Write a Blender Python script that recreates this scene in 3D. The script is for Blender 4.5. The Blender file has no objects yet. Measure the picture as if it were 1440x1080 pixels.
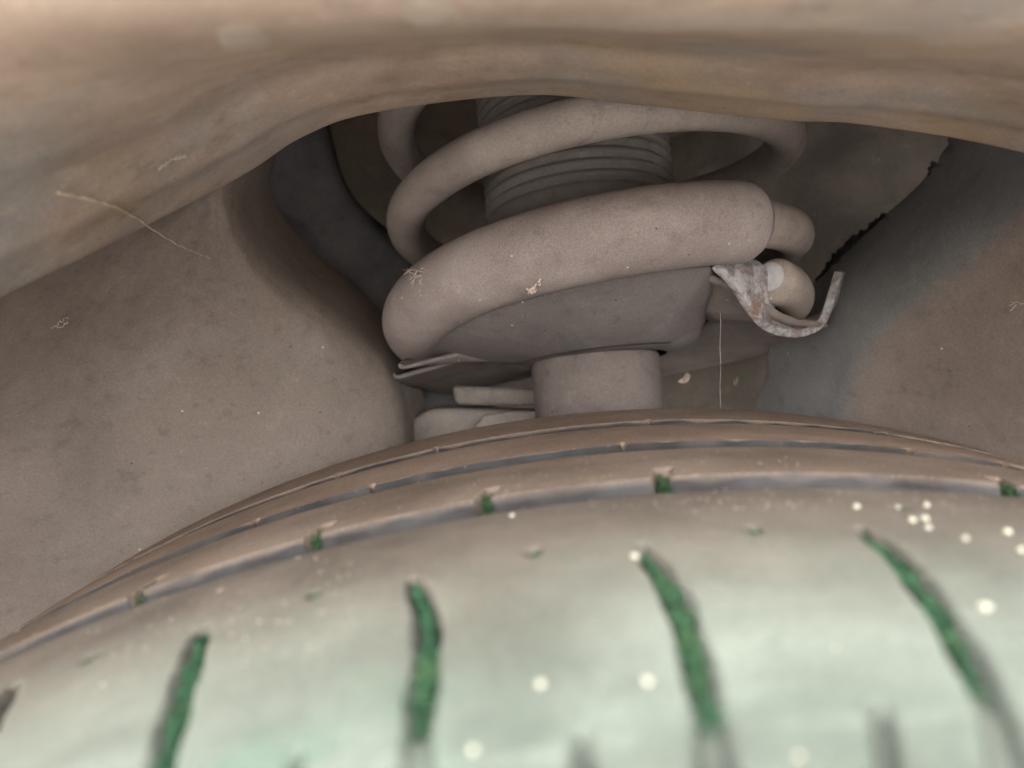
import bpy, bmesh, math, random
import numpy as np
from mathutils import Vector, Matrix, noise
from mathutils.bvhtree import BVHTree

random.seed(4); rng = np.random.default_rng(4)
sc = bpy.context.scene
C = sc.collection
R = math.radians
PI = math.pi

# ------------------------------------------------------------------ camera
F = 1090.0                      # focal length in photograph pixels (1440 wide)
PITCH = math.atan(110 / F)
R_TYRE = 0.310
CAM = Vector((0, 0, 2 * R_TYRE + 0.030))
FWD = Vector((0, math.cos(PITCH), -math.sin(PITCH)))
UP = Vector((0, math.sin(PITCH), math.cos(PITCH)))
cd = bpy.data.cameras.new('camera')
cam = bpy.data.objects.new('camera', cd); C.objects.link(cam)
cam.location = CAM; cam.rotation_euler = (PI / 2 - PITCH, 0, 0)
cd.sensor_width = 36; cd.lens = 36 * F / 1440
cd.clip_start = 0.004; cd.clip_end = 200
cd.dof.use_dof = True; cd.dof.focus_distance = 0.212; cd.dof.aperture_fstop = cd.lens / 2.1
sc.camera = cam

# ------------------------------------------------------------------ world, sun, exposure
SUN_EL, SUN_AZ = R(56), R(195)          # behind the camera, a little to the left, veiled by cloud
w = bpy.data.worlds.new('World'); sc.world = w; w.use_nodes = True
nt = w.node_tree
sky = nt.nodes.new('ShaderNodeTexSky'); sky.sky_type = 'NISHITA'; sky.sun_disc = False
sky.sun_elevation = SUN_EL; sky.sun_rotation = SUN_AZ; sky.air_density = 1.0; sky.dust_density = 4.0
hs = nt.nodes.new('ShaderNodeHueSaturation'); hs.inputs['Saturation'].default_value = 0.45   # overcast: cloud greys the blue
nt.links.new(sky.outputs[0], hs.inputs['Color']); nt.links.new(hs.outputs[0], nt.nodes['Background'].inputs[0])
nt.nodes['Background'].inputs[1].default_value = 0.15
sd = bpy.data.lights.new('sun', 'SUN'); sun = bpy.data.objects.new('sun', sd); C.objects.link(sun)
sd.energy = 0.6; sd.angle = R(45); sd.color = (1.0, 0.96, 0.91)
sdir = Vector((math.sin(SUN_AZ) * math.cos(SUN_EL), math.cos(SUN_AZ) * math.cos(SUN_EL), math.sin(SUN_EL)))
sun.rotation_euler = sdir.to_track_quat('Z', 'Y').to_euler()
sc.view_settings.view_transform = 'Standard'; sc.view_settings.look = 'None'
sc.view_settings.exposure = 3.22; sc.view_settings.gamma = 1.0
sc.render.engine = 'CYCLES'
sc.cycles.use_denoising = True
sc.cycles.max_bounces = 10; sc.cycles.diffuse_bounces = 8


# ------------------------------------------------------------------ helpers
def at(px, py, d):
    """Point at depth d (m) that lies on the line of sight of a photograph pixel."""
    return CAM + Vector(((px - 720) / F * d, 0, 0)) + FWD * d + UP * ((540 - py) / F * d)

def ray(px, py):
    return (Vector(((px - 720) / F, 0, 0)) + FWD + UP * ((540 - py) / F)).normalized()

def mesh_obj(name, verts, faces, mat, parent=None, smooth=True):
    me = bpy.data.meshes.new(name)
    me.from_pydata([tuple(v) for v in verts], [], [tuple(f) for f in faces])
    me.materials.append(mat)
    if smooth:
        me.polygons.foreach_set('use_smooth', [True] * len(me.polygons))
    me.update()
    o = bpy.data.objects.new(name, me); C.objects.link(o)
    if parent: o.parent = parent
    return o

def tag(o, label, cat, group=None, kind=None):
    o['label'] = label; o['category'] = cat
    if group: o['group'] = group
    if kind: o['kind'] = kind
    return o

def empty(name, label, cat, loc, group=None):
    o = bpy.data.objects.new(name, None); C.objects.link(o)
    o.empty_display_size = 0.02
    o.location = loc
    bpy.context.view_layer.update()
    return tag(o, label, cat, group)

def keep(o):
    """Vertices were given in world space: cancel the parent's offset."""
    if o.parent:
        o.matrix_parent_inverse = Matrix.Translation(-o.parent.location)
    return o

def solid(o, t, offset=0.0):
    m = o.modifiers.new('thickness', 'SOLIDIFY'); m.thickness = t; m.offset = offset
    return o

def bevel(o, wd, seg=3):
    m = o.modifiers.new('bevel', 'BEVEL'); m.width = wd; m.segments = seg; m.limit_method = 'ANGLE'
    return o

def cr(p0, p1, p2, p3, t):
    return 0.5 * ((2 * p1) + (p2 - p0) * t + (2 * p0 - 5 * p1 + 4 * p2 - p3) * t * t + (3 * p1 - p0 - 3 * p2 + p3) * t ** 3)

def spline(pts, n):
    pts = np.asarray(pts, float)
    P = np.vstack([2 * pts[0] - pts[1], pts, 2 * pts[-1] - pts[-2]])
    m = len(pts) - 1
    out = []
    for i in range(n):
        u = i / (n - 1) * m; k = min(int(u), m - 1); t = u - k
        out.append(cr(P[k], P[k + 1], P[k + 2], P[k + 3], t))
    return np.array(out)

def loft(rows, nu, nv):
    """rows: list of lists of 3-D points (same count) -> nu x nv grid of points."""
    A = [spline([tuple(p) for p in r], nv) for r in rows]
    A = np.array(A)                                  # rows x nv x 3
    return np.stack([spline(A[:, j], nu) for j in range(nv)], axis=1)

def grid_faces(nu, nv, flip=False, wrap=False):
    f = []
    for i in range(nu - 1):
        for j in range(nv if wrap else nv - 1):
            a, b = i * nv + j, i * nv + (j + 1) % nv
            q = (a, b, b + nv, a + nv)
            f.append(q[::-1] if flip else q)
    return f

def grid_normals(G):
    du = np.gradient(G, axis=0); dv = np.gradient(G, axis=1)
    n = np.cross(du, dv); n /= np.linalg.norm(n, axis=2, keepdims=True) + 1e-12
    return n

def wobble(G, amp, scale, seed=0.0, toward=None):
    n = grid_normals(G)
    out = G.copy()
    for i in range(G.shape[0]):
        for j in range(G.shape[1]):
            p = Vector(G[i, j]) * scale + Vector((seed, seed * 2, 0))
            out[i, j] += n[i, j] * amp * noise.fractal(p, 0.9, 2.0, 4)
    return out

def grid_obj(name, G, mat, parent=None, flip=False):
    nu, nv = G.shape[:2]
    return keep(mesh_obj(name, G.reshape(-1, 3), grid_faces(nu, nv, flip), mat, parent))

def sweep(name, pts, radii, mat, parent=None, n=28, cap=True, flat=False):
    pts = [Vector(p) for p in pts]
    T = [(pts[min(i + 1, len(pts) - 1)] - pts[max(i - 1, 0)]).normalized() for i in range(len(pts))]
    a = Vector((0, 0, 1)) if abs(T[0].z) < 0.9 else Vector((1, 0, 0))
    N = (a - T[0] * a.dot(T[0])).normalized()
    vs, fs = [], []
    for i, p in enumerate(pts):
        N = (N - T[i] * N.dot(T[i])).normalized(); B = T[i].cross(N)
        for k in range(n):
            an = 2 * PI * k / n
            vs.append(p + (N * math.cos(an) + B * math.sin(an)) * radii[i])
    for i in range(len(pts) - 1):
        for k in range(n):
            a0, b0 = i * n + k, i * n + (k + 1) % n
            fs.append((a0, b0, b0 + n, a0 + n))
    if cap:
        fs.append(tuple(range(n))[::-1]); fs.append(tuple(range((len(pts) - 1) * n, len(pts) * n)))
    return keep(mesh_obj(name, vs, fs, mat, parent))

def revolve(name, prof, frame, mat, parent=None, n=96, fr=None, fh=None):
    """prof: list of (r, h); frame = (origin, right, away, axis)."""
    O, e1, e2, ax = frame
    vs, fs = [], []
    for (r, h) in prof:
        for k in range(n):
            an = 2 * PI * k / n
            vs.append(O + (e1 * math.cos(an) + e2 * math.sin(an)) * r + ax * h)
    m = len(prof)
    for i in range(m - 1):
        for k in range(n):
            a0, b0 = i * n + k, i * n + (k + 1) % n
            fs.append((a0, b0, b0 + n, a0 + n))
    return keep(mesh_obj(name, vs, fs, mat, parent))


# ------------------------------------------------------------------ materials
class NB:
    def __init__(s, name):
        s.m = bpy.data.materials.new(name); s.m.use_nodes = True
        s.t = s.m.node_tree; s.b = s.t.nodes['Principled BSDF']
        s.co = s.t.nodes.new('ShaderNodeTexCoord').outputs['Object']
    def n(s, typ, **kw):
        x = s.t.nodes.new(typ)
        for k, v in kw.items(): setattr(x, k, v)
        return x
    def link(s, a, b): s.t.links.new(a, b)
    def noise(s, scale, detail=5, rough=0.55, dist=0.0, vec=None):
        x = s.n('ShaderNodeTexNoise'); x.inputs['Scale'].default_value = scale
        x.inputs['Detail'].default_value = detail; x.inputs['Roughness'].default_value = rough
        x.inputs['Distortion'].default_value = dist
        s.link(vec if vec else s.co, x.inputs['Vector']); return x.outputs['Fac']
    def stretch(s, sx, sy, sz, rot=(0, 0, 0)):
        x = s.n('ShaderNodeMapping'); x.inputs['Scale'].default_value = (sx, sy, sz)
        x.inputs['Rotation'].default_value = rot
        s.link(s.co, x.inputs['Vector']); return x.outputs[0]
    def ramp(s, fac, lo, hi, a=0.0, b=1.0):
        x = s.n('ShaderNodeMapRange'); x.inputs['From Min'].default_value = lo; x.inputs['From Max'].default_value = hi
        x.inputs['To Min'].default_value = a; x.inputs['To Max'].default_value = b
        s.link(fac, x.inputs['Value']); return x.outputs[0]
    def mix(s, fac, a, b, blend='MIX'):
        x = s.n('ShaderNodeMix', data_type='RGBA', blend_type=blend)
        for inp, v in ((x.inputs['Factor'], fac), (x.inputs['A'], a), (x.inputs['B'], b)):
            if isinstance(v, (int, float)): inp.default_value = v
            elif isinstance(v, tuple): inp.default_value = (*v, 1)
            else: s.link(v, inp)
        return x.outputs['Result']
    def specks(s, scale, size, share, vec=None):
        v = s.n('ShaderNodeTexVoronoi'); v.inputs['Scale'].default_value = scale
        s.link(vec if vec else s.co, v.inputs['Vector'])
        d = s.ramp(v.outputs['Distance'], size, size * 0.6)
        sep = s.n('ShaderNodeSeparateColor'); s.link(v.outputs['Color'], sep.inputs[0])
        g = s.n('ShaderNodeMath', operation='LESS_THAN'); s.link(sep.outputs[0], g.inputs[0]); g.inputs[1].default_value = share
        mu = s.n('ShaderNodeMath', operation='MULTIPLY'); s.link(d, mu.inputs[0]); s.link(g.outputs[0], mu.inputs[1])
        return mu.outputs[0]
    def bump(s, h, strength, dist, prev=None):
        x = s.n('ShaderNodeBump'); x.inputs['Strength'].default_value = strength; x.inputs['Distance'].default_value = dist
        s.link(h, x.inputs['Height'])
        if prev: s.link(prev, x.inputs['Normal'])
        return x.outputs[0]
    def done(s, col, rough=0.85, nrm=None, spec=0.25):
        if isinstance(col, tuple): s.b.inputs['Base Color'].default_value = (*col, 1)
        else: s.link(col, s.b.inputs['Base Color'])
        if isinstance(rough, float): s.b.inputs['Roughness'].default_value = rough
        else: s.link(rough, s.b.inputs['Roughness'])
        s.b.inputs['Specular IOR Level'].default_value = spec
        if nrm: s.link(nrm, s.b.inputs['Normal'])
        return s.m

def dusty(name, base, dust, big=22, fine=1400, cover=(0.38, 0.66), speck=0.05, speckcol=(0.55, 0.48, 0.42),
          dark=0.03, rough=0.85, streak=None, tints=(), bare=None, grain=0.16, bumpd=0.0006):
    b = NB(name)
    n1 = b.noise(big, 7, 0.6, 0.4)
    col = b.mix(b.ramp(n1, *cover), base, dust)
    if bare:                                            # where the attribute is 1 the dust film is thin and the grey plastic shows
        at_ = b.n('ShaderNodeAttribute', attribute_name='bare')
        col = b.mix(at_.outputs['Fac'], col, b.mix(b.ramp(n1, *cover), *bare))
    if streak:
        n4 = b.noise(1.0, 5, 0.6, 0.6, b.stretch(*streak[0]))
        col = b.mix(b.ramp(n4, 0.52, 0.72, 0, streak[2]), col, streak[1])
    for tc, tsc, lo, hi, amt in tints:
        col = b.mix(b.ramp(b.noise(tsc, 3, 0.5, 0.2), lo, hi, 0, amt), col, tc)
    n2 = b.noise(fine, 3, 0.7)
    n3 = b.noise(150, 6, 0.65, 0.3)
    col = b.mix(b.ramp(n3, 0.56, 0.72, 0, 0.28), col, tuple(c * 1.4 for c in dust))
    col = b.mix(b.ramp(n3, 0.44, 0.32, 0, 0.40), col, tuple(c * 0.6 for c in base))
    g = b.ramp(n2, 0.3, 0.7, 1 - grain, 1 + grain)
    cc = b.n('ShaderNodeCombineColor'); [b.link(g, cc.inputs[i]) for i in range(3)]
    col = b.mix(1.0, col, cc.outputs[0], 'MULTIPLY')
    if dark: col = b.mix(b.specks(300, 0.11, dark), col, tuple(c * 0.35 for c in base))
    if speck: col = b.mix(b.specks(330, 0.15, speck), col, speckcol)
    nr = b.bump(n2, 0.25, 0.0003)
    nr = b.bump(n1, 0.4, bumpd, nr)
    return b.done(col, rough, nr)

M = {}
M['arch'] = dusty('dusty_arch_metal', (0.282, 0.195, 0.140), (0.464, 0.347, 0.265), big=30, cover=(0.32, 0.68), speck=0.05,
                  streak=((14, 110, 110), (0.46, 0.39, 0.33), 0.6), bumpd=0.0004,
                  tints=(((0.24, 0.235, 0.225), 13, 0.50, 0.66, 0.6), ((0.42, 0.29, 0.17), 19, 0.56, 0.68, 0.65), ((0.25, 0.21, 0.12), 24, 0.58, 0.70, 0.5)))
M['liner'] = dusty('dusty_liner_plastic', (0.197, 0.154, 0.124), (0.242, 0.193, 0.157), big=14, speck=0.02, dark=0.015,
                   streak=((12, 40, 40), (0.25, 0.21, 0.18), 0.4))
M['liner_rear'] = dusty('dusty_liner_plastic_rear', (0.198, 0.151, 0.121), (0.236, 0.182, 0.146), big=16, speck=0.02, dark=0.02, bare=((0.142, 0.136, 0.128), (0.195, 0.186, 0.174)))
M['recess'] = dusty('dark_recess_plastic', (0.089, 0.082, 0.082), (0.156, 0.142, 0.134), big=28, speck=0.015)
M['wing'] = dusty('inner_wing_paint', (0.207, 0.178, 0.145), (0.337, 0.281, 0.224), big=26, speck=0.02, dark=0.05)
M['sleeve'] = dusty('dusty_rubber_sleeve', (0.280, 0.223, 0.199), (0.365, 0.300, 0.269), big=36, fine=1900, speck=0.08, dark=0.14,
                    speckcol=(0.62, 0.56, 0.50), grain=0.2)
M['wire'] = dusty('dusty_spring_steel', (0.262, 0.210, 0.176), (0.353, 0.287, 0.240), big=40, speck=0.03, dark=0.04)
M['tube'] = dusty('grey_damper_paint', (0.170, 0.137, 0.120), (0.225, 0.180, 0.157), big=30, speck=0.02, dark=0.03)
M['seat'] = dusty('spring_seat_paint', (0.176, 0.146, 0.128), (0.262, 0.212, 0.182), big=34, speck=0.04, dark=0.03)
M['cup'] = dusty('grey_cup_paint', (0.150, 0.128, 0.115), (0.204, 0.172, 0.154), big=30, speck=0.03, dark=0.03)
M['boot'] = dusty('rubber_boot', (0.163, 0.138, 0.117), (0.241, 0.203, 0.171), big=30, speck=0.015, dark=0.0)
M['knuckle'] = dusty('knuckle_casting', (0.213, 0.177, 0.153), (0.312, 0.262, 0.221), big=40, speck=0.03)

def rusty():
    b = NB('corroded_seat_edge')
    n1 = b.noise(230, 6, 0.7, 0.2); n2 = b.noise(95, 5, 0.65); n3 = b.noise(900, 3)
    col = b.mix(b.ramp(n1, 0.42, 0.56), (0.24, 0.205, 0.19), (0.50, 0.465, 0.445))
    col = b.mix(b.ramp(n2, 0.50, 0.62, 0, 0.85), col, (0.27, 0.135, 0.075))
    col = b.mix(b.specks(500, 0.2, 0.15), col, (0.06, 0.045, 0.04))
    return b.done(col, 0.75, b.bump(n1, 0.9, 0.0012, b.bump(n3, 0.4, 0.0004)), 0.3)
M['rust'] = rusty()

def cutface():
    b = NB('bare_cut_steel')
    n1 = b.noise(200, 5, 0.6); n3 = b.noise(1200, 3)
    col = b.mix(b.ramp(n1, 0.35, 0.65), (0.42, 0.39, 0.375), (0.60, 0.57, 0.55))
    return b.done(col, 0.7, b.bump(n3, 0.4, 0.0003), 0.35)
M['cut'] = cutface()

def rubber():
    b = NB('dusty_tyre_rubber')
    # dust colour changes across the tread: brown road dust on the inner ribs, pale green-grey film of algae outboard; tones also offset the light falloff
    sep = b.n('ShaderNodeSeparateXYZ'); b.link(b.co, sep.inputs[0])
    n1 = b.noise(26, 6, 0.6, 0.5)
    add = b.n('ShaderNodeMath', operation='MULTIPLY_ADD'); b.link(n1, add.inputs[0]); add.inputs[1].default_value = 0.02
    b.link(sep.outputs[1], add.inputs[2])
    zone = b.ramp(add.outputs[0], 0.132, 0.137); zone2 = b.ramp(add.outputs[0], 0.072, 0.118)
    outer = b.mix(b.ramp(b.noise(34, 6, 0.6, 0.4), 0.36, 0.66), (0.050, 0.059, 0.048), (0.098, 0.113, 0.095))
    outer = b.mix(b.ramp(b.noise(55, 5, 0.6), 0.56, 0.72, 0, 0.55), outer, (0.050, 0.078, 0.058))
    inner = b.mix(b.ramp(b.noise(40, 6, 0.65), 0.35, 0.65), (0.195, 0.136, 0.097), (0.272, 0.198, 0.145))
    mid = b.mix(b.ramp(b.noise(48, 6, 0.65), 0.35, 0.65), (0.050, 0.041, 0.032), (0.078, 0.065, 0.052))  # shoulder tone lowered to even out the stronger light there
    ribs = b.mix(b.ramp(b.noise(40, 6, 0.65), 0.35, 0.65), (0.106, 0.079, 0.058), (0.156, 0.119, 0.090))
    inner = b.mix(b.ramp(add.outputs[0], 0.155, 0.175), ribs, inner)  # first rib toned down, far ribs up, to flatten the light gradient
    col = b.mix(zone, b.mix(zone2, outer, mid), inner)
    n2 = b.noise(1700, 3, 0.75)
    g = b.ramp(n2, 0.3, 0.7, 0.74, 1.26)
    cc = b.n('ShaderNodeCombineColor'); [b.link(g, cc.inputs[i]) for i in range(3)]
    col = b.mix(1.0, col, cc.outputs[0], 'MULTIPLY')
    col = b.mix(b.specks(480, 0.13, 0.015), col, (0.40, 0.33, 0.26))
    # bare grey rubber in the grooves (attribute is the depth of the moulded groove)
    at_ = b.n('ShaderNodeAttribute', attribute_name='groove')
    grey = b.mix(b.ramp(b.noise(90, 4), 0.35, 0.65), (0.026, 0.024, 0.023), (0.052, 0.049, 0.047))
    col = b.mix(at_.outputs['Fac'], col, grey)
    nr = b.bump(n2, 0.35, 0.0004); nr = b.bump(n1, 0.4, 0.001, nr)
    return b.done(col, 0.85, nr, 0.15)
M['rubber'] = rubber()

def moss():
    b = NB('moss')
    n1 = b.noise(420, 4); n2 = b.noise(90, 3)
    col = b.mix(b.ramp(n1, 0.3, 0.7), (0.006, 0.017, 0.009), (0.018, 0.054, 0.025))
    col = b.mix(b.ramp(n2, 0.52, 0.7, 0, 0.6), col, (0.034, 0.066, 0.026))
    return b.done(col, 0.9, None, 0.15)
M['moss'] = moss()
M['moss_dark'] = NB('dark_moss').done((0.022, 0.045, 0.020), 0.9, None, 0.1)

def simple(name, c1, c2, scale=600, rough=0.8, spec=0.2):
    b = NB(name); return b.done(b.mix(b.ramp(b.noise(scale, 4), 0.35, 0.65), c1, c2), rough, None, spec)
M['speck'] = simple('pale_speck', (0.19, 0.18, 0.135), (0.29, 0.28, 0.22))
M['grit'] = simple('sand_grit', (0.26, 0.20, 0.15), (0.44, 0.37, 0.30), 300)
M['straw'] = simple('dry_stalk', (0.42, 0.31, 0.21), (0.66, 0.53, 0.40), 400)
M['crack_shadow'] = simple('crack_shadow_black', (0.015, 0.014, 0.012), (0.040, 0.036, 0.030), 500)  # near-black standing in for shadow inside the joint's crack
M['mud'] = simple('dried_mud', (0.37, 0.285, 0.215), (0.45, 0.36, 0.285), 200)
M['web'] = simple('cobweb_silk', (0.52, 0.42, 0.35), (0.66, 0.56, 0.48), 500)
M['petal'] = simple('dry_petal', (0.66, 0.48, 0.40), (0.74, 0.60, 0.52), 300)
M['paint'] = simple('fender_paint', (0.20, 0.15, 0.12), (0.26, 0.19, 0.15), 30, 0.5, 0.4)
M['ground'] = dusty('pavement_concrete', (0.31, 0.31, 0.30), (0.41, 0.41, 0.395), big=3, fine=120, speck=0.02)

# ------------------------------------------------------------------ ground
g = mesh_obj('ground', [(-30, -30, 0), (30, -30, 0), (30, 30, 0), (-30, 30, 0)], [(0, 1, 2, 3)], M['ground'], smooth=False)
g['kind'] = 'structure'

# ------------------------------------------------------------------ car fender: arch lip seen from below, running out over the camera
KX = [-400, 0, 160, 335, 420, 520, 740, 900, 1100, 1220, 1440, 1850]
EY = [600, 412, 336, 246, 192, 157, 132, 146, 167, 174, 212, 330]
ED = [.120, .150, .168, .186, .189, .190, .190, .189, .187, .184, .172, .140]
def arch_row(k):
    row = []
    for x, y, d in zip(KX, EY, ED):
        lf = min(1, max(0, (740 - x) / 740)); rt = min(1, max(0, (x - 740) / 740))
        if k == -3:  yy, dd = y - 30, d + .006
        elif k == -2: yy, dd = y - 12, d + .0065
        elif k == -1: yy, dd = y - 2, d + .0045
        elif k == 0: yy, dd = y, d + .001
        elif k == 1: yy, dd = y - 7, d - .0055
        elif k == 2: yy, dd = y - 36, d - .026
        elif k == 3: yy, dd = y - 78 - 10 * lf, d - .052
        elif k == 4: yy, dd = 20 + (y - 132) * .55 + 6 * rt, .088 + .018 * rt - .004 * lf
        elif k == 5: yy, dd = -100 + (y - 132) * .38, .070 + .012 * rt
        elif k == 6: yy, dd = -230 + (y - 132) * .25, .066 + .010 * rt
        else:        yy, dd = -560 + (y - 132) * .2, .066 + .008 * rt
        sx = 720 + (x - 720) * (d / dd) ** 0.75
        row.append(at(sx, yy, dd))
    return row
G = loft([arch_row(k) for k in range(-3, 8)], 190, 260)
nrm = grid_normals(G)
for i in range(190):                                   # pressed creases running along the arch
    v = i / 189 * 10 - 3
    z = 0.0007 * math.exp(-((v - 1.75) / .22) ** 2) - 0.0009 * math.exp(-((v - 2.6) / .3) ** 2)
    G[i] -= nrm[i] * z
G = wobble(G, 0.0003, 10, 3.1)
fender = empty('car_fender', 'dusty brown wheel arch lip curving across the top above the spring', 'car fender', at(740, 132, .19))
lip = solid(grid_obj('arch_lip', G, M['arch'], fender), 0.0004)
vs, fs = [], []
WC = Vector((.048, 0, CAM.z - .338))                    # wheel centre: the fender is cut round it
for k in range(61):
    an = R(-105 + 210 * k / 60)
    for (r_, y_) in ((.393, .070), (.390, .064), (.392, .056), (.42, .046), (.60, .04), (1.1, .06)):
        z_ = WC.z + r_ * math.cos(an)
        vs.append((WC.x + r_ * math.sin(an), y_, min(z_, CAM.z + .32)))
fs = grid_faces(61, 6)
keep(mesh_obj('outer_skin', vs, fs, M['paint'], fender))

# ------------------------------------------------------------------ wheel arch liner
liner = empty('wheel_arch_liner', 'dusty brown plastic wheel arch liner with a strut recess behind the tyre', 'wheel arch liner', at(200, 600, .24))
L_ = [
    [(-420, 540, .130), (-30, 398, .160), (150, 318, .180), (300, 236, .196), (334, 226, .203), (362, 224, .228), (385, 220, .268)],
    [(-420, 680, .160), (-20, 480, .182), (150, 398, .200), (285, 300, .207), (322, 286, .213), (350, 280, .236), (380, 272, .272)],
    [(-420, 820, .200), (-10, 600, .212), (165, 520, .226), (320, 400, .229), (368, 374, .235), (400, 356, .258), (425, 340, .285)],
    [(-420, 960, .240), (0, 730, .236), (200, 640, .246), (420, 520, .249), (478, 476, .254), (505, 452, .275), (525, 432, .298)],
    [(-420, 1100, .265), (0, 860, .256), (240, 770, .262), (470, 640, .262), (545, 566, .268), (566, 540, .286), (585, 520, .308)],
    [(-420, 1300, .285), (0, 1030, .270), (260, 930, .275), (500, 820, .275), (572, 760, .280), (590, 740, .298), (610, 720, .318)],
]
G = loft([[at(*p) for p in r] for r in L_], 130, 170)
G = wobble(G, 0.0008, 12, 1.3); G = wobble(G, 0.0002, 240, 2.0)
solid(grid_obj('front_panel', G, M['liner'], liner), 0.002)
R_ = [
    [(1900, 250, 0.120), (1640, 205, 0.165), (1520, 190, 0.186), (1432, 170, 0.206), (1373, 158, 0.226), (1350, 150, 0.244)],
    [(1900, 380, 0.150), (1600, 330, 0.176), (1490, 270, 0.193), (1422, 250, 0.210), (1363, 238, 0.232), (1318, 236, 0.256)],
    [(1900, 520, 0.180), (1560, 440, 0.192), (1415, 365, 0.210), (1342, 335, 0.224), (1288, 318, 0.244), (1238, 314, 0.270)],
    [(1900, 660, 0.210), (1500, 540, 0.214), (1320, 440, 0.232), (1254, 415, 0.244), (1203, 398, 0.262), (1160, 388, 0.284)],
    [(1900, 800, 0.235), (1460, 640, 0.238), (1245, 520, 0.255), (1182, 498, 0.266), (1138, 480, 0.280), (1095, 462, 0.298)],
    [(1900, 960, 0.260), (1440, 780, 0.262), (1210, 660, 0.278), (1142, 640, 0.288), (1098, 625, 0.296), (1060, 610, 0.310)],
]
G = loft([[at(*p) for p in r] for r in R_], 130, 170)
for i in range(130):
    q = noise.noise(Vector((i * .16, 1, 0))) * .5 + noise.noise(Vector((i * .55, 5, 0))) * .5
    for j in range(150, 170):
        tt = (j - 150) / 19
        G[i, j] += np.array([q * .0045 * tt ** 3, 0, q * .003 * tt ** 3])
G = wobble(G, 0.0006, 12, 5.3)
rp = grid_obj('rear_panel', G, M['liner_rear'], liner); solid(rp, 0.002)
ba = rp.data.attributes.new('bare', 'FLOAT', 'POINT')
jj = np.clip((np.arange(170) - 64) / 26, 0, 1); jj = jj * jj * (3 - 2 * jj)
ba.data.foreach_set('value', np.tile(jj, 130).astype(np.float32))
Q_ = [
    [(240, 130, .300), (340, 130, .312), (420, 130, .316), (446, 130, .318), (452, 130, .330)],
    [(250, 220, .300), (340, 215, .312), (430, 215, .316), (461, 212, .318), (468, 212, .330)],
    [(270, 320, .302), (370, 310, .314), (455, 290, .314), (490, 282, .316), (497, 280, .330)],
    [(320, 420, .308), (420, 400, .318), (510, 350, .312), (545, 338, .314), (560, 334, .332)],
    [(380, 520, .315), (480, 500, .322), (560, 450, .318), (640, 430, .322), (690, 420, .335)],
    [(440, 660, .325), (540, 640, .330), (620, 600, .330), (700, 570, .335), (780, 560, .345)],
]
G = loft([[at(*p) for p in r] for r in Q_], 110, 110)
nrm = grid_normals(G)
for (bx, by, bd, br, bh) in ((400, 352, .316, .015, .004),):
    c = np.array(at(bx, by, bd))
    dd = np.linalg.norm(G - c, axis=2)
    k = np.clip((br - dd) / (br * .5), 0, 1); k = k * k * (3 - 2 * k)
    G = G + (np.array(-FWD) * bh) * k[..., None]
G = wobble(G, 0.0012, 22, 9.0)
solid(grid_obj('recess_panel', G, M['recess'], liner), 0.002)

# ------------------------------------------------------------------ inner wing: body sheet behind, unseen panels added round it against sky light
wing = empty('inner_wing', 'shadowed grey inner wing sheet metal far behind the coil spring', 'body panel', at(1200, 260, .36))
W_ = [[(-500, -500, .34), (300, -420, .40), (640, -400, .46), (900, -400, .46), (1120, -400, .41), (1320, -400, .36), (2100, -500, .31)],
      [(-500, 0, .34), (300, 60, .40), (640, 60, .45), (900, 60, .45), (1080, 60, .39), (1320, 60, .35), (2100, 0, .31)],
      [(-500, 300, .34), (300, 250, .40), (640, 250, .43), (900, 250, .43), (1080, 250, .38), (1320, 250, .345), (2100, 300, .31)],
      [(-500, 600, .34), (300, 500, .40), (640, 500, .42), (900, 500, .41), (1080, 500, .37), (1320, 500, .345), (2100, 600, .31)],
      [(-500, 1300, .34), (300, 1000, .40), (640, 900, .42), (900, 900, .41), (1080, 900, .38), (1320, 900, .36), (2100, 1300, .32)]]
G = loft([[at(*p) for p in r] for r in W_], 90, 160)
G = wobble(G, 0.0035, 14, 4.0)
solid(grid_obj('side_sheet', G, M['wing'], wing), 0.0015)
z1 = CAM.z + .30
vs = [(-.75, .01, z1), (.75, .01, z1), (.75, .75, z1), (-.75, .75, z1),
      (-.75, .75, .25), (.75, .75, .25), (-.75, .02, .25), (.75, .02, .25)]
keep(mesh_obj('top_light_blocker', vs[:4], [(0, 1, 2, 3)], M['paint'], wing, False))  # unseen lid added to stop sky light leaking into the cavity
keep(mesh_obj('side_light_blocker', [(-.75, .02, z1), (-.75, .75, z1), (-.75, .75, .25), (-.75, .02, .25)], [(0, 1, 2, 3)], M['wing'], wing, False))  # unseen side sheets, added only to shut out light
keep(mesh_obj('side_light_blocker', [(.75, .02, z1), (.75, .75, z1), (.75, .75, .25), (.75, .02, .25)], [(0, 1, 2, 3)], M['wing'], wing, False))
keep(mesh_obj('back_light_blocker', [vs[3], vs[2], vs[5], vs[4]], [(0, 1, 2, 3)], M['wing'], wing, False))  # unseen back sheet, added to close the cavity against light

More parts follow.
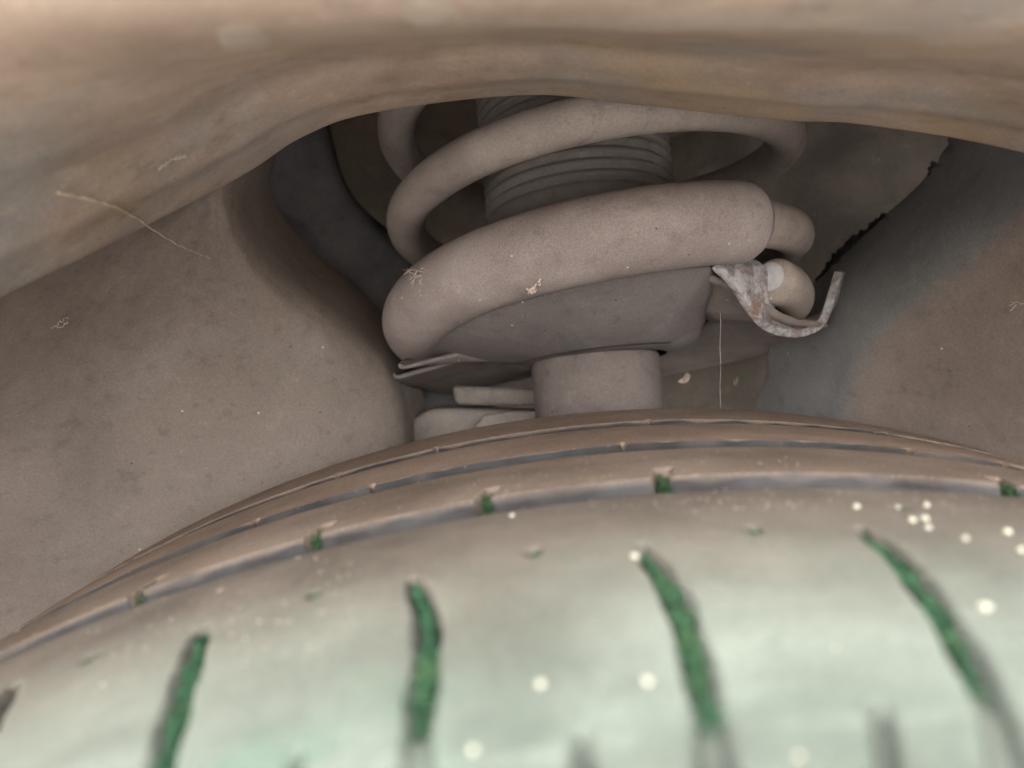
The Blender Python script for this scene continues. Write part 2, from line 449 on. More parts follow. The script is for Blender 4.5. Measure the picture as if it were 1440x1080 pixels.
# ------------------------------------------------------------------ suspension strut
TILT, ROLL = R(11.0), R(-5.0)
Rm = Matrix.Rotation(ROLL, 3, 'Y') @ Matrix.Rotation(-TILT, 3, 'X')
AX, E1, E2 = Rm @ Vector((0, 0, 1)), Rm @ Vector((1, 0, 0)), Rm @ Vector((0, 1, 0))
O = at(843, 402, .275)
FR = (O, E1, E2, AX)
def pol(r, deg, h):
    a = R(deg); return O + (E1 * math.cos(a) + E2 * math.sin(a)) * r + AX * h
mm = .001
strut = empty('suspension_strut', 'grey suspension strut with dished spring seat standing behind the tyre', 'suspension strut', pol(0, 0, -.09))
FT = (O - E1 * .0042, E1, E2, AX)                       # the damper stands a little off the coil axis
revolve('damper_tube', [(0.0, -.12), (.0224, -.12), (.0224, -.0278), (.0221, -.0262), (.0212, -.0250), (.0, -.0245)], FT, M['tube'], strut)

# spring seat: bowl round the tube, then a flange whose rim climbs under the coil
FL = [(-200, -28, 74), (-180, -27, 74), (-172, -26, 73), (-166, -25, 71), (-152, -10, 51), (-125, -6, 46), (-90, -5, 45), (-72, -6, 46), (-60, -9, 50),
      (-51, -13, 54), (-43, -18, 57), (-34, -22, 60), (-26, -23.5, 63), (-14, -23.5, 70), (0, -22.5, 77), (45, -26, 79), (90, -29.5, 79), (135, -30, 77), (160, -28, 74)]
fa = np.array([f[0] for f in FL], float)
def seat_rim(deg):
    dg = (deg + 200) % 360 - 200
    h = np.interp(dg, fa, [f[1] for f in FL]); r = np.interp(dg, fa, [f[2] for f in FL])
    return h * mm, r * mm
NS = 240
rings = []
for k in range(NS):
    dg = -200 + 360 * k / NS
    h1, r1 = seat_rim(dg)
    hi = h1 + .0065
    prof = [(.0360 + (r1 - .0360) * t, hi + (h1 - hi) * t ** 1.3) for t in (0, .15, .3, .5, .7, .85, .97)]
    prof += [(r1 + .0006, h1 + .0004), (r1 + .0009, h1 + .0014)]
    rings.append([pol(a, dg, b) for a, b in prof])
npf = len(rings[0])
vs = [p for r_ in rings for p in r_]
fs = []
for k in range(NS):
    if -179 < -200 + 360 * k / NS < -62: continue          # the plate is an open C: nothing under the near side
    for j in range(npf - 1):
        a0 = k * npf + j; b0 = ((k + 1) % NS) * npf + j
        fs.append((a0, a0 + 1, b0 + 1, b0))
seat = keep(mesh_obj('spring_seat', vs, fs, M['seat'], strut)); solid(seat, .0013, 0)

CP = [(21.0, -26.2), (25.2, -26.2), (28.5, -25.5), (31.0, -23.8), (32.8, -20.6), (34.4, -15.6), (35.6, -10), (36.6, -4), (37.2, 1)]
CP = [(p[0] * mm, p[1] * mm) for p in spline([(a_, b_, 0) for a_, b_ in CP], 30)]
revolve('seat_cup', CP, FR, M['cup'], strut, 128)

RP = []
for dg_ in np.linspace(-179, 30, 120):
    ro = np.interp(dg_, [-179, -160, -120, -62, -50, -40, -22, 0, 30], [66, 62, 57, 56, 50.5, 45, 40.5, 39, 38])
    ho = np.interp(dg_, [-180, -135, -90, -56, -42, -22, 30], [-19.9, -13.9, -9.3, -7.0, -7.5, -7.5, -7])
    hi_ = np.interp(dg_, [-179, -150, -110, -56, -30], [-24.6, -25.2, -25.4, -25.0, -23.6])
    RP.append([np.array(pol((28.5 + (ro - 28.5) * t) * mm, dg_, (hi_ + (ho - hi_) * (t ** 1.25)) * mm)) for t in np.linspace(0, 1, 18)])
solid(grid_obj('seat_ramp', np.array(RP), M['cup'], strut), .0014)
e_ = np.array(RP)[0]
pl_ = spline([tuple(p) for p in [pol(31 * mm, -181, -23.5 * mm)] + rings[22][2:]], 18)
FO = np.stack([e_ + (pl_ - e_) * q + np.array([-.0022, -.0012, -.0004]) * math.sin(PI * q) for q in np.linspace(0, 1, 9)])
solid(grid_obj('seat_fold', FO, M['seat'], strut), .0012)

# end pocket of the seat: a pressed trough with a corroded cut edge and an upturned tab
def strip(name, pts, wpts, t, mat, parent, n=60, wob=.00018):
    A = spline([tuple(p) for p in pts], n); B = spline([tuple(p) for p in wpts], n)
    G = np.stack([A + (B - A) * s for s in np.linspace(0, 1, 14)])
    G = wobble(G, wob, 320, 3.0)
    o = grid_obj(name, G, mat, parent); solid(o, t); bevel(o, t * .35, 2)
    return o
front = [at(1004, 374, .224), at(1026, 396, .226), at(1050, 432, .230), at(1074, 458, .236), at(1106, 469, .244), at(1136, 467, .252), at(1156, 452, .257), at(1166, 426, .260), at(1179, 382, .262)]
back = [at(1052, 366, .238), at(1076, 382, .238), at(1086, 414, .241), at(1086, 440, .248), at(1106, 454, .256), at(1130, 453, .264), at(1152, 444, .272), at(1176, 420, .276), at(1190, 381, .277)]
strip('seat_pocket', front, back, .0028, M['rust'], strut)

# dust boot with moulded pleats
prof = [(.0325, -.008), (.0330, .018), (.0334, .0255), (.0330, .0268)]
h = .027
for i in range(20):
    prof += [(.0319, h + .0004), (.0322, h + .0009), (.0336, h + .0014), (.0338, h + .0026), (.0331, h + .0034)]
    h += .0038
revolve('dust_boot', prof, FT, M['boot'], strut)

# ------------------------------------------------------------------ coil spring
HT = [(-400, -14.0), (-388, -14.0), (-330, -15.5), (-270, -16.5), (-215, -14.2), (-180, -10.6), (-135, -4.6), (-90, 0.0), (0, 8.2), (90, 16.5), (180, 24.7), (270, 33.0), (360, 41.2), (450, 49.5), (540, 58), (720, 75), (900, 92)]
ha = [t[0] for t in HT]; hh = [t[1] for t in HT]
def coil(deg):
    hgt = (np.interp(deg - 12, ha, hh) + np.interp(deg, ha, hh) + np.interp(deg + 12, ha, hh)) / 3 * mm
    r = np.interp(deg, [-388, 0, 400, 900], [65.0, 65.5, 67.5, 67.0]) * mm
    return pol(r, deg, hgt)
def wire_r(deg): return np.interp(deg, [-388, 20, 160, 900], [7.0, 6.9, 6.6, 6.4]) * mm
spring = empty('coil_spring', 'thick dusty coil spring with a fat sleeve on its lowest turn', 'coil spring', pol(0, 0, -.012))
dg = np.arange(-380, 800, 4.0)
pts = [coil(a) for a in dg]; rad = [wire_r(a) for a in dg]
off = at(1090, 395, .237) - pts[0]                      # the cut tip springs slightly off the coil line
for i, a in enumerate(dg):
    t_ = min(1, (a - dg[0]) / 60)
    pts[i] = pts[i] + off * (1 - t_) ** 1.5 + Vector((.0050 * math.sin(PI * t_ ** .7), 0, 0))
T0 = (pts[1] - pts[0]).normalized()
for q_ in (.96, .90, .80):
    pts.insert(0, pts[0] - T0 * .0006); rad.insert(0, .0070 * q_)
sweep('coil_wire', pts, rad, M['wire'], spring, 32)
U0 = (UP - T0 * UP.dot(T0)).normalized(); S0 = T0.cross(U0)
if S0.x > 0: S0 = -S0
cpts = [pts[0] + U0 * .0010 + S0 * .0010 + T0 * q for q in (.0012, -.0003, -.0007)]
sweep('cut_end', cpts, [.0046, .0045, .0040], M['cut'], spring, 32)
dg = np.arange(-208, -55.9, 2.0)
pts, rad = [], []
for a in dg:
    t = min((a + 208) / 6, (-56 - a) / 3, 1.0); t = max(t, 0)
    r_ = 11.6 * mm * (0.90 + .10 * math.sqrt(max(0, 1 - (1 - t) ** 2)))
    r_ *= 1 + .006 * noise.noise(Vector((a * .09, 0, 2)))
    pts.append(coil(a)); rad.append(r_)
sleeve = sweep('protective_sleeve', pts, rad, M['sleeve'], spring, 64)

# ------------------------------------------------------------------ steering knuckle clamped to the strut behind the tyre
kn = empty('steering_knuckle', 'dusty cast steering knuckle low behind the tyre, left of the strut tube', 'steering knuckle', at(680, 640, .31))
def slab(name, outline, d, depth, mat, parent, bev):
    f = [at(x, y, d) for x, y in outline]; n = len(f)
    b = [p + FWD * depth for p in f]
    fs = [tuple(range(n))[::-1], tuple(range(n, 2 * n))] + [(i, (i + 1) % n, n + (i + 1) % n, n + i) for i in range(n)]
    bm = bmesh.new(); vv = [bm.verts.new(p) for p in f + b]
    for q in fs: bm.faces.new([vv[i] for i in q])
    bmesh.ops.recalc_face_normals(bm, faces=bm.faces)
    me = bpy.data.meshes.new(name); bm.to_mesh(me); bm.free(); me.materials.append(mat)
    me.polygons.foreach_set('use_smooth', [True] * len(me.polygons))
    o = bpy.data.objects.new(name, me); C.objects.link(o); o.parent = parent; keep(o); bevel(o, bev, 4)
    return o
arc = [(572 + 46 * (1 - math.cos(a)), 612 - 38 * math.sin(a)) for a in np.linspace(0, PI / 2, 9)]
slab('casting', [(572, 720)] + arc + [(642, 574), (770, 578), (790, 720)], .292, .03, M['knuckle'], kn, .003)
slab('clamp_ear', [(668, 700), (668, 596), (676, 592), (678, 584), (712, 579), (770, 577), (780, 700)], .284, .012, M['knuckle'], kn, .0012)
slab('clamp_bar', [(634, 542), (790, 548), (790, 572), (640, 570)], .300, .02, M['knuckle'], kn, .0025)

# ------------------------------------------------------------------ tyre
XT = .048
ZT = CAM.z - .0280 - R_TYRE
tyre = empty('tyre', 'worn dusty tyre with mossy grooves filling the bottom of the picture', 'tyre', (XT, .125, 0))
Y0, Y1 = .022, .231
def crown(y):
    c = np.where(y > .125, -.0008, -.0055) * ((y - .125) / .095) ** 2
    e = np.clip((y - (Y1 - .016)) / .016, 0, 1); c = c - .012 * (1 - np.sqrt(np.clip(1 - e * e, 0, 1)))
    e = np.clip(((Y0 + .02) - y) / .02, 0, 1); c = c - .016 * (1 - np.sqrt(np.clip(1 - e * e, 0, 1)))
    return c
def tread_at(px, py):
    """(arc length, width) where the line of sight of a pixel meets the tread."""
    d = ray(px, py); rr = R_TYRE
    for _ in range(3):
        ox, oz = CAM.x - XT, CAM.z - ZT
        a = d.x ** 2 + d.z ** 2; b = 2 * (ox * d.x + oz * d.z); c = ox * ox + oz * oz - rr * rr
        q = b * b - 4 * a * c
        t = (-b - math.sqrt(max(q, 0))) / (2 * a)
        p = CAM + d * t
        rr = R_TYRE + float(crown(np.array(p.y)))
    return math.atan2(p.x - XT, p.z - ZT) * R_TYRE, p.y
def tread_pt(s, y, dz=0.0):
    r = R_TYRE + float(crown(np.array(y))) + dz; th = s / R_TYRE
    return Vector((XT + r * math.sin(th), y, ZT + r * math.cos(th)))

LAT = [  # curved cross grooves of the outer shoulder: pixel course, half width (mm)
    ([(284, 882), (266, 935), (243, 1010), (222, 1085), (200, 1160)], 1.25),
    ([(580, 812), (600, 862), (598, 930), (588, 1000), (582, 1085), (578, 1160)], 1.2),
    ([(900, 765), (944, 826), (970, 895), (985, 955), (997, 1010), (1006, 1085), (1012, 1160)], 1.25),
    ([(1208, 742), (1264, 785), (1312, 845), (1352, 905), (1395, 985), (1425, 1085), (1445, 1160)], 1.2),
    ([(1500, 735), (1570, 790), (1630, 850), (1690, 930)], 1.2),
    ([(20, 960), (-10, 1010), (-60, 1100)], 1.2)]
SIP = [([(816, 1030), (818, 1085), (818, 1160)], .7), ([(1238, 985), (1246, 1060), (1252, 1160)], .7), ([(420, 1050), (405, 1100), (395, 1160)], .5)]
NOTCH = [(172, 850), (432, 764), (681, 708), (936, 674), (1412, 678)]
PIT = [(750, 776), (443, 834), (128, 924), (1060, 744), (1266, 712)]
CG = [(.1235, .0098), (.1575, .0075), (.1895, .0062)]
arc0, arc1 = -62, 42
th = np.concatenate([np.linspace(arc0, arc1, 1060), np.linspace(arc1, arc0 + 360, 130)[1:-1]])
yy = np.concatenate([np.linspace(Y0, .115, 190), np.linspace(.115, Y1, 250)[1:]])
TH, YY = np.meshgrid(np.radians(th), yy, indexing='ij')
Sx = TH * R_TYRE
def ss(a, b, x):
    t = np.clip((x - a) / (b - a), 0, 1); return t * t * (3 - 2 * t)
nz1 = np.interp(np.arange(len(th)), np.arange(0, len(th) + 9, 9), rng.normal(0, 1, len(np.arange(0, len(th) + 9, 9))))
depth = np.zeros_like(Sx); cmask = np.zeros_like(Sx)
for gi, (gc, gw) in enumerate(CG):
    j = nz1[:, None] * .00006
    q = np.abs(YY - gc - j) - gw / 2
    depth = np.maximum(depth, .0062 * ss(.0004, -.0006, q)); cmask = np.maximum(cmask, ss(.0007, .0003, q))
circ = depth.copy()
def poly_dist(pl):
    best = np.full(Sx.shape, 1.0); par = np.zeros(Sx.shape); L = 0
    tot = sum(math.dist(a, b) for a, b in zip(pl[:-1], pl[1:]))
    for a, b in zip(pl[:-1], pl[1:]):
        dx, dy = b[0] - a[0], b[1] - a[1]; l2 = dx * dx + dy * dy
        t = np.clip(((Sx - a[0]) * dx + (YY - a[1]) * dy) / l2, 0, 1)
        d = np.hypot(Sx - a[0] - t * dx, YY - a[1] - t * dy)
        m = d < best; best[m] = d[m]; par[m] = ((L + t * math.sqrt(l2)) / tot)[m]
        L += math.sqrt(l2)
    return best, par
lat_pl = []
for pl, hw in LAT + SIP:
    p2 = [tuple(v) for v in spline([tread_at(*p) for p in pl], 14)]
    lat_pl.append(p2)
    d, par = poly_dist(p2)
    hwv = hw * mm * np.clip(.35 + par * 4.5, .35, 1.0) * (1 + .12 * np.sin(par * 23))
    deep = .0045 if hw > .8 else .0025
    deep = deep * (1 - .55 * ss(.35, .8, par))
    depth = np.maximum(depth, deep * ss(.0005, -.0007, d - hwv))
notch_s = [tread_at(*p)[0] for p in NOTCH]
for s0 in notch_s:
    q = np.maximum(np.abs(Sx - s0 - (YY - .131) * .25) - .0011, np.abs(YY - .1315) - .0042)
    depth = np.maximum(depth, .0052 * ss(.0005, -.0006, q))
for k in range(-16, 10):
    if (k * 7) % 5 < 2: continue
    for yc, off, ln in ((.1620, .006, .0025), (.1935, .017, .0025)):
        s0 = k * .0275 + off + .004 * math.sin(k * 2.3)
        q = np.maximum(np.abs(Sx - s0) - .0003, np.abs(YY - yc) - ln * .6)
        depth = np.maximum(depth, .0025 * ss(.0005, -.0005, q))
pit_c = [tread_at(*p) for p in PIT]
for (s0, y0) in pit_c:
    d = np.hypot(Sx - s0, (YY - y0) * .6) - .0007
    depth = np.maximum(depth, .003 * ss(.0005, -.0005, d))
RR = R_TYRE + crown(YY) - depth
# worn, slightly rough blocks and a moulded step on the outer shoulder
for i in range(0, len(th)):
    if th[i] > arc1 + 1: break
rough = np.zeros_like(RR)
RR -= .0005 * ss(.0575, .0560, YY) * (0.5 + .5 * np.sin(Sx * 230))
XX = XT + RR * np.sin(TH); ZZ = ZT + RR * np.cos(TH)
V = np.stack([XX, YY, ZZ], axis=2)
nu, nv = V.shape[:2]
fs = []
idx = np.arange(nu * nv).reshape(nu, nv)
a0 = idx; b0 = np.roll(idx, -1, axis=0)
quads = np.stack([a0[:, :-1], a0[:, 1:], b0[:, 1:], b0[:, :-1]], axis=2).reshape(-1, 4)
me = bpy.data.meshes.new('tread')
me.vertices.add(nu * nv); me.vertices.foreach_set('co', V.reshape(-1).astype(np.float32))
me.loops.add(len(quads) * 4); me.loops.foreach_set('vertex_index', quads.reshape(-1).astype(np.int32))
me.polygons.add(len(quads)); me.polygons.foreach_set('loop_start', np.arange(0, len(quads) * 4, 4, dtype=np.int32))
dq = depth.reshape(-1)[quads]
me.polygons.foreach_set('use_smooth', (dq.max(axis=1) - dq.min(axis=1)) < .0012)
ga = me.attributes.new('groove', 'FLOAT', 'POINT')
ga.data.foreach_set('value', np.maximum(cmask, 0.22 * np.clip(depth / .0016, 0, 1)).reshape(-1).astype(np.float32))
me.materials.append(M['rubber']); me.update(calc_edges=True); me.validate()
tread = bpy.data.objects.new('tread', me); C.objects.link(tread); tread.parent = tyre; keep(tread)
for side, y0, yb in (('outer', Y0, -1), ('inner', Y1, 1)):
    r0 = R_TYRE + float(crown(np.array(y0))) - .0003
    prof = [(r0, 0), (r0 - .006, .0035), (r0 - .02, .009), (r0 - .05, .013), (r0 - .08, .008), (r0 - .10, -.004), (r0 - .105, -.012)]
    pts = spline([(a, b, 0) for a, b in prof], 30)
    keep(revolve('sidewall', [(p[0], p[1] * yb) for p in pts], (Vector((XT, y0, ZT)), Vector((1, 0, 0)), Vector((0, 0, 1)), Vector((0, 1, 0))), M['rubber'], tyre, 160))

# dark ragged strand drawn in for the shadowed crack along the joint behind the rear liner
sp = [(1313, 228), (1309, 246), (1303, 264), (1286, 286), (1264, 301), (1236, 312), (1222, 330), (1192, 346), (1168, 376), (1150, 402)]
bpy.context.view_layer.update()
P = spline([tuple(at(x, y, .296 + .003 * i)) for i, (x, y) in enumerate(sp)], 90)
P = [Vector(p) + Vector((random.gauss(0, .0005), 0, random.gauss(0, .0005))) for p in P]
sweep('crack_shadow_strand', P, [.0008 + .0014 * abs(noise.noise(Vector((i * .33, 2, 0)))) + .0012 * min(1, i / 60) for i in range(90)], M['crack_shadow'], wing, 10)

# ------------------------------------------------------------------ moss, specks and litter (things that lie on the tyre or hang on the metal)
def clump_mesh(name, centres, size, mat):
    vs, fs = [], []
    for c in centres:
        n = len(vs); r = size * random.uniform(.6, 1.3)
        ax = Vector((random.gauss(0, 1), random.gauss(0, 1), random.gauss(0, 1))).normalized()
        q = ax.rotation_difference(Vector((0, 0, 1))).to_matrix()
        for p in ((1, 0, 0), (-.5, .8, 0), (-.5, -.8, 0), (0, 0, 1.3), (0, 0, -.6)):
            vs.append(Vector(c) + q @ (Vector(p) * r))
        fs += [(n, n + 1, n + 3), (n + 1, n + 2, n + 3), (n + 2, n, n + 3), (n + 1, n, n + 4), (n + 2, n + 1, n + 4), (n, n + 2, n + 4)]
    return mesh_obj(name, vs, fs, mat, None, False)
MOSSLAB = ['short green moss strip in the leftmost cross groove of the tyre',
           'upright green moss strip in the cross groove left of centre on the tyre',
           'long curved green moss strip in the cross groove right of centre on the tyre',
           'slanting green moss strip in the rightmost cross groove of the tyre']
for k in range(4):
    pl = lat_pl[k]; hw = LAT[k][1] * mm; cs = []
    nn = len(pl) - 1
    for i in range(1600):
        t = min(random.random(), random.random()) * (.62, .70, .68, .62)[k] * (1.35 if k == 0 else 1) + .015
        u = t * nn; a = int(u); f = u - a
        s = pl[a][0] * (1 - f) + pl[a + 1][0] * f; y = pl[a][1] * (1 - f) + pl[a + 1][1] * f
        if noise.noise(Vector((t * 26, k * 5.0, random.uniform(-.4, .4)))) < -.18: continue
        wv = hw * min(1, .4 + t * 4.5) * min(1, .72 + .9 * noise.noise(Vector((t * 17, k * 3.0, 1.5))))
        o = random.uniform(-1, 1)
        cs.append(tread_pt(s + o * wv, y, -.0007 - .0024 * random.random() * (1 - abs(o) * .4)))
    tag(clump_mesh('moss_strip', cs, .00032, M['moss']), MOSSLAB[k], 'moss', 'moss strips growing in the cross grooves of the tyre')
NL = ['dark moss tuft in the leftmost notch of the tyre rib', 'dark moss tuft in the second notch from the left on the tyre rib',
      'dark moss tuft in the rib notch below the strut, left of the tube', 'dark moss tuft in the notch of the tyre rib right below the strut tube',
      'green moss tuft in the rightmost notch of the tyre rib']
for k, s0 in enumerate(notch_s):
    cs = [tread_pt(s0 + random.uniform(-1, 1) * .0010 + .0003, .1285 + random.uniform(-.0012, .005), -.0005 - .0028 * random.random()) for _ in range(160)]
    tag(clump_mesh('moss_tuft', cs, .0003, M['moss'] if k in (0, 4) else M['moss_dark']), NL[k], 'moss', 'moss tufts in the rib notches')
PL = ['dark moss dot below the centre rib notch, on the bare shoulder of the tyre', 'dark moss dot between the two left moss strips, upper side', 'dark moss dot at the far left edge of the tyre shoulder',
      'dark moss dot between the two right moss strips', 'dark moss dot beside the cluster of pale specks on the tyre']
for k, (s0, y0) in enumerate(pit_c):
    cs = [tread_pt(s0 + random.gauss(0, .0004), y0 + random.gauss(0, .0006), -.0003 - .0012 * random.random()) for _ in range(60)]
    tag(clump_mesh('moss_dot', cs, .00025, M['moss_dark']), PL[k], 'moss', 'moss dots in the sipe holes')

SPK = [(760, 965, 9, 'round pale speck below the middle of the tyre, left of its twin'), (910, 960, 9, 'round pale speck just left of the long curved moss strip'),
       (665, 1057, 8, 'pale speck lowest on the tyre near the bottom edge'), (1385, 857, 11, 'brightest white speck at the right, beside the rightmost moss strip'),
       (1205, 714, 7, 'pale speck lying just above the start of the rightmost moss strip'), (1303, 712, 6, 'topmost pale speck of the cluster at upper right of the tyre'),
       (1283, 733, 6, 'left pale speck of the cluster at upper right of the tyre'), (1300, 731, 7, 'largest middle pale speck of the cluster at upper right of the tyre'),
       (1305, 744, 6, 'lowest pale speck of the cluster at upper right of the tyre'), (1358, 759, 6, 'pale speck below and right of the speck cluster'),
       (1417, 750, 7, 'greenish pale speck near the right edge of the tyre'), (1436, 776, 6, 'pale speck cut by the right edge of the picture'),
       (720, 726, 5, 'small pale speck beside the tyre groove left of centre'), (893, 784, 7, 'pale speck touching the top of the long curved moss strip'),
       (1262, 716, 4, 'small dim speck left of the speck cluster')]
for (px, py, rp, lab) in SPK:
    s, y = tread_at(px, py)
    c = tread_pt(s, y, .0002); d = (c - CAM).length
    r = rp * .72 / F * d
    bm = bmesh.new(); bmesh.ops.create_icosphere(bm, subdivisions=2, radius=r)
    for v in bm.verts: v.co *= 1 + .45 * noise.noise(v.co * 1500 + Vector((px, py, 0)))
    me = bpy.data.meshes.new('pale_speck'); bm.to_mesh(me); bm.free(); me.materials.append(M['speck'])
    me.polygons.foreach_set('use_smooth', [True] * len(me.polygons))
    o = bpy.data.objects.new('pale_speck', me); C.objects.link(o); o.location = c; o.scale = (1, 1, .8)
    tag(o, lab, 'speck', 'pale specks lying on the tyre')

bpy.context.view_layer.update()
dgp = bpy.context.evaluated_depsgraph_get()
def bvh(objs):
    vs, ps = [], []
    for o in objs:
        e = o.evaluated_get(dgp); me = e.to_mesh(); b = len(vs); mw = e.matrix_world
        vs += [mw @ v.co for v in me.vertices]; ps += [[b + i for i in p.vertices] for p in me.polygons]
        e.to_mesh_clear()
    return BVHTree.FromPolygons(vs, ps)
ALL = [o for o in C.objects if o.type == 'MESH' and o.name.split('.')[0] in
       ('arch_lip', 'front_panel', 'rear_panel', 'recess_panel', 'protective_sleeve', 'coil_wire', 'tread', 'spring_seat', 'side_sheet', 'damper_tube', 'dust_boot')]
TREE = bvh(ALL)
def hit(px, py, lift=0.0):
    p, n, i, d = TREE.ray_cast(CAM, ray(px, py))
    if p is None: return None, None
    if n.dot(ray(px, py)) > 0: n = -n
    return p + n * lift, n

def strand(name, pix, r0, r1, mat, lift=.0006, n=30, jit=.0002):
    ctl = [hit(*p, lift)[0] for p in pix]
    P = spline([tuple(p) for p in ctl], n)
    P = [Vector(p) + Vector((random.gauss(0, jit), random.gauss(0, jit), random.gauss(0, jit))) for p in P]
    return sweep(name, P, [r0 + (r1 - r0) * i / (n - 1) for i in range(n)], mat, None, 8)
pa, pb = hit(82, 271, .0006)[0], hit(300, 364, .0006)[0]
da, db = FWD.dot(pa - CAM), FWD.dot(pb - CAM)
sp = spline([(x, y, 0) for x, y in [(82, 271), (120, 279), (165, 292), (200, 312), (238, 338), (268, 352), (300, 364)]], 36)
P = [at(x + random.gauss(0, .5), y + random.gauss(0, .5), min((da * (1 - i / 35) + db * i / 35), FWD.dot((hit(x, y)[0] or pb) - CAM) - .0007)) for i, (x, y, _) in enumerate(sp)]
st = sweep('straw_stalk', P, [(.00036 - .00026 * i / 35) * random.uniform(.7, 1.3) for i in range(36)], M['straw'], None, 8)
tag(st, 'thin dry straw stalk stuck on the left arch liner', 'straw')
def merge(objs, name):
    bm = bmesh.new()
    for o in objs:
        bm.from_mesh(o.data)
    mat = objs[0].data.materials[0]
    for o in objs: bpy.data.objects.remove(o)
    me = bpy.data.meshes.new(name); bm.to_mesh(me); bm.free(); me.materials.append(mat)
    o = bpy.data.objects.new(name, me); C.objects.link(o); return o
def tuft(name, segs, r, mat, jit=.0002):
    return merge([strand('t', s, r, r * .7, mat, .0004, 14, jit) for s in segs], name)
tag(tuft('cobweb_tuft', [[(566, 379), (576, 383), (590, 388)], [(576, 382), (580, 394), (584, 404)], [(597, 376), (592, 388), (577, 392)], [(590, 388), (593, 402), (594, 418)], [(570, 378), (582, 386), (597, 380)], [(572, 384), (584, 380), (592, 398)], [(580, 376), (586, 392), (580, 400)]], .00019, M['web'], .0004),
    'tangled scrap of cobweb on the left end of the fat spring sleeve', 'cobweb')
sd_ = tuft('seed_fluff', [[(743, 404), (748, 407), (751, 405)], [(744, 409), (748, 406), (749, 402)], [(749, 403), (757, 398), (758, 392)], [(743, 406), (747, 408), (751, 408)]], .00034, M['petal'], .0003)
tag(sd_, 'tiny pale seed tuft at the lower edge of the spring sleeve', 'seed')
for segs, lab in [
        ([[(222, 233), (240, 222), (258, 215)], [(240, 222), (250, 220), (262, 219)]], 'pale torn cobweb under the arch lip at upper left'),
        ([[(72, 460), (84, 452), (95, 446)], [(76, 458), (88, 455), (92, 450)]], 'pale fluff scrap low on the left arch liner'),
        ([[(1421, 430), (1430, 424), (1440, 428)], [(1425, 436), (1432, 427)]], 'pale fluff at the right edge on the rear liner')]:
    tag(tuft('web_scrap', segs, .00011, M['web'], .00025), lab, 'cobweb', 'scraps of web and litter stuck to the arch')
for pix, lab in (([(560, 8), (585, -6), (625, -2), (650, 18), (632, 36), (590, 40), (566, 28)], 'blurred pale mud patch at the top edge, just left of the middle'),
                 ([(300, 42), (330, 32), (372, 44), (384, 62), (350, 74), (312, 70)], 'blurred pale mud patch near the top, left of the other one')):
    P = []
    cx, cy = sum(p[0] for p in pix) / len(pix), sum(p[1] for p in pix) / len(pix)
    N_ = 28; ring = spline([(x, y, 0) for x, y in pix + pix[:1]], N_)[:-1]
    vs, fs = [], []
    for q, lift in ((1.0, -.0001), (.8, .0001), (.45, .00015)):
        for x, y, _ in ring:
            vs.append(hit(cx + (x - cx) * q, cy + (y - cy) * q, lift)[0])
    vs.append(hit(cx, cy, .00015)[0])
    m_ = len(ring)
    for r_ in range(2):
        for i in range(m_): fs.append((r_ * m_ + i, r_ * m_ + (i + 1) % m_, (r_ + 1) * m_ + (i + 1) % m_, (r_ + 1) * m_ + i))
    for i in range(m_): fs.append((2 * m_ + i, 2 * m_ + (i + 1) % m_, 3 * m_))
    tag(mesh_obj('mud_patch', vs, fs, M['mud']), lab, 'mud', 'dried mud patches on the arch lip')
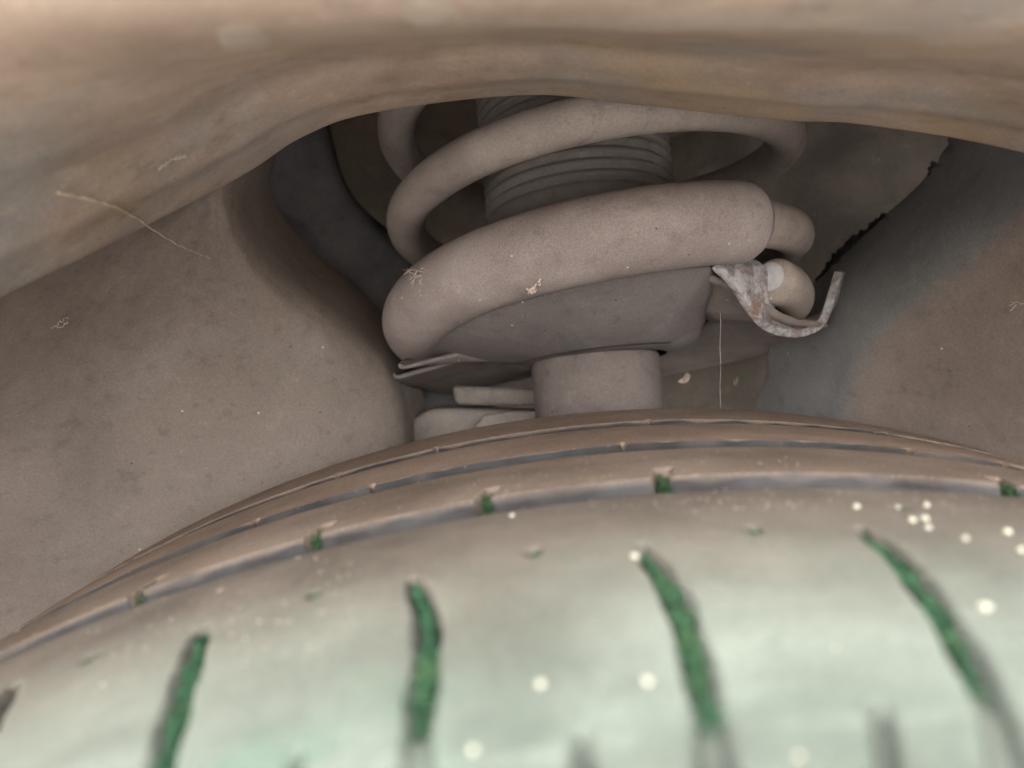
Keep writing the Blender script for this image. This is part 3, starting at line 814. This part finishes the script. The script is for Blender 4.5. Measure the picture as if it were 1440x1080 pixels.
# hanging thread and bits below the seat
pt = at(1013, 440, .232)
P = [at(1013 + .6 * math.sin(i), 440 + i * 9.6, .232 + .0002 * i) for i in range(15)]
tag(sweep('spider_thread', P, [.00005] * 15, M['web'], None, 6), 'hair thin spider thread hanging from the seat to the tyre', 'spider thread')
def flake(name, pix, d, mat, thick):
    f = [at(x, y, d + random.uniform(-.0015, .0015)) for x, y in pix]
    o = mesh_obj(name, f, [tuple(range(len(f)))], mat, None, False); solid(o, thick); return o
tag(flake('petal_scrap', [(953, 537), (960, 532), (966, 524), (971, 528), (968, 536), (960, 539)], .300, M['petal'], .0006), 'pink dry petal scrap hanging under the seat rim, right of the tube', 'petal')
tag(flake('lint_scrap', [(1031, 540), (1033, 532), (1037, 529), (1038, 536), (1035, 542)], .300, M['speck'], .0005), 'tiny grey lint scrap hanging behind the spider thread', 'lint')

# ------------------------------------------------------------------ grit lying on everything
def on_rib(p):
    return .08 < p.y < .23 and math.hypot(p.x - XT, p.z - ZT) > R_TYRE + float(crown(np.array(p.y))) - .0004
def scatter(name, boxes, size, mat, lab):
    vs, fs = [], []
    for (x0, y0, x1, y1, n, ok) in boxes:
        for _ in range(n):
            px, py = random.uniform(x0, x1), random.uniform(y0, y1)
            p, nn = hit(px, py)
            if p is None: continue
            d = (p - CAM).length
            if ok and not ok(p, d): continue
            r = size * random.choice((.5, .6, .7, .8, 1, 1, 1.5)) ; n0 = len(vs)
            q = Vector((0, 0, 1)).rotation_difference(nn).to_matrix()
            k = [random.uniform(.6, 1.4) for _ in range(4)]
            for v in ((k[0], 0, 0), (0, k[1], 0), (-k[2], 0, 0), (0, -k[3], 0), (0, 0, .8), (0, 0, -.4)):
                vs.append(p + q @ (Vector(v) * r))
            for (a, b, c) in ((0, 1, 4), (1, 2, 4), (2, 3, 4), (3, 0, 4), (1, 0, 5), (2, 1, 5), (3, 2, 5), (0, 3, 5)):
                fs.append((n0 + a, n0 + b, n0 + c))
    o = mesh_obj(name, vs, fs, mat, None, False); o['kind'] = 'stuff'; o['label'] = lab; o['category'] = 'grit'
    return o
scatter('grit_on_tyre', [(0, 560, 1440, 720, 1500, lambda p, d: on_rib(p)), (0, 640, 500, 940, 500, lambda p, d: on_rib(p))], 0.00011, M['grit'], 'fine pale sand grains scattered on the tyre ribs')
scatter('grit_on_spring', [(540, 260, 1060, 520, 420, lambda p, d: d < .25), (540, 380, 620, 500, 40, None)], .00013, M['grit'], 'fine pale sand grains on the spring sleeve')
scatter('grit_on_arch', [(0, 20, 1440, 420, 900, lambda p, d: d < .2), (0, 250, 520, 600, 60, None)], .00014, M['grit'], 'fine pale sand grains on the arch lip and liner')
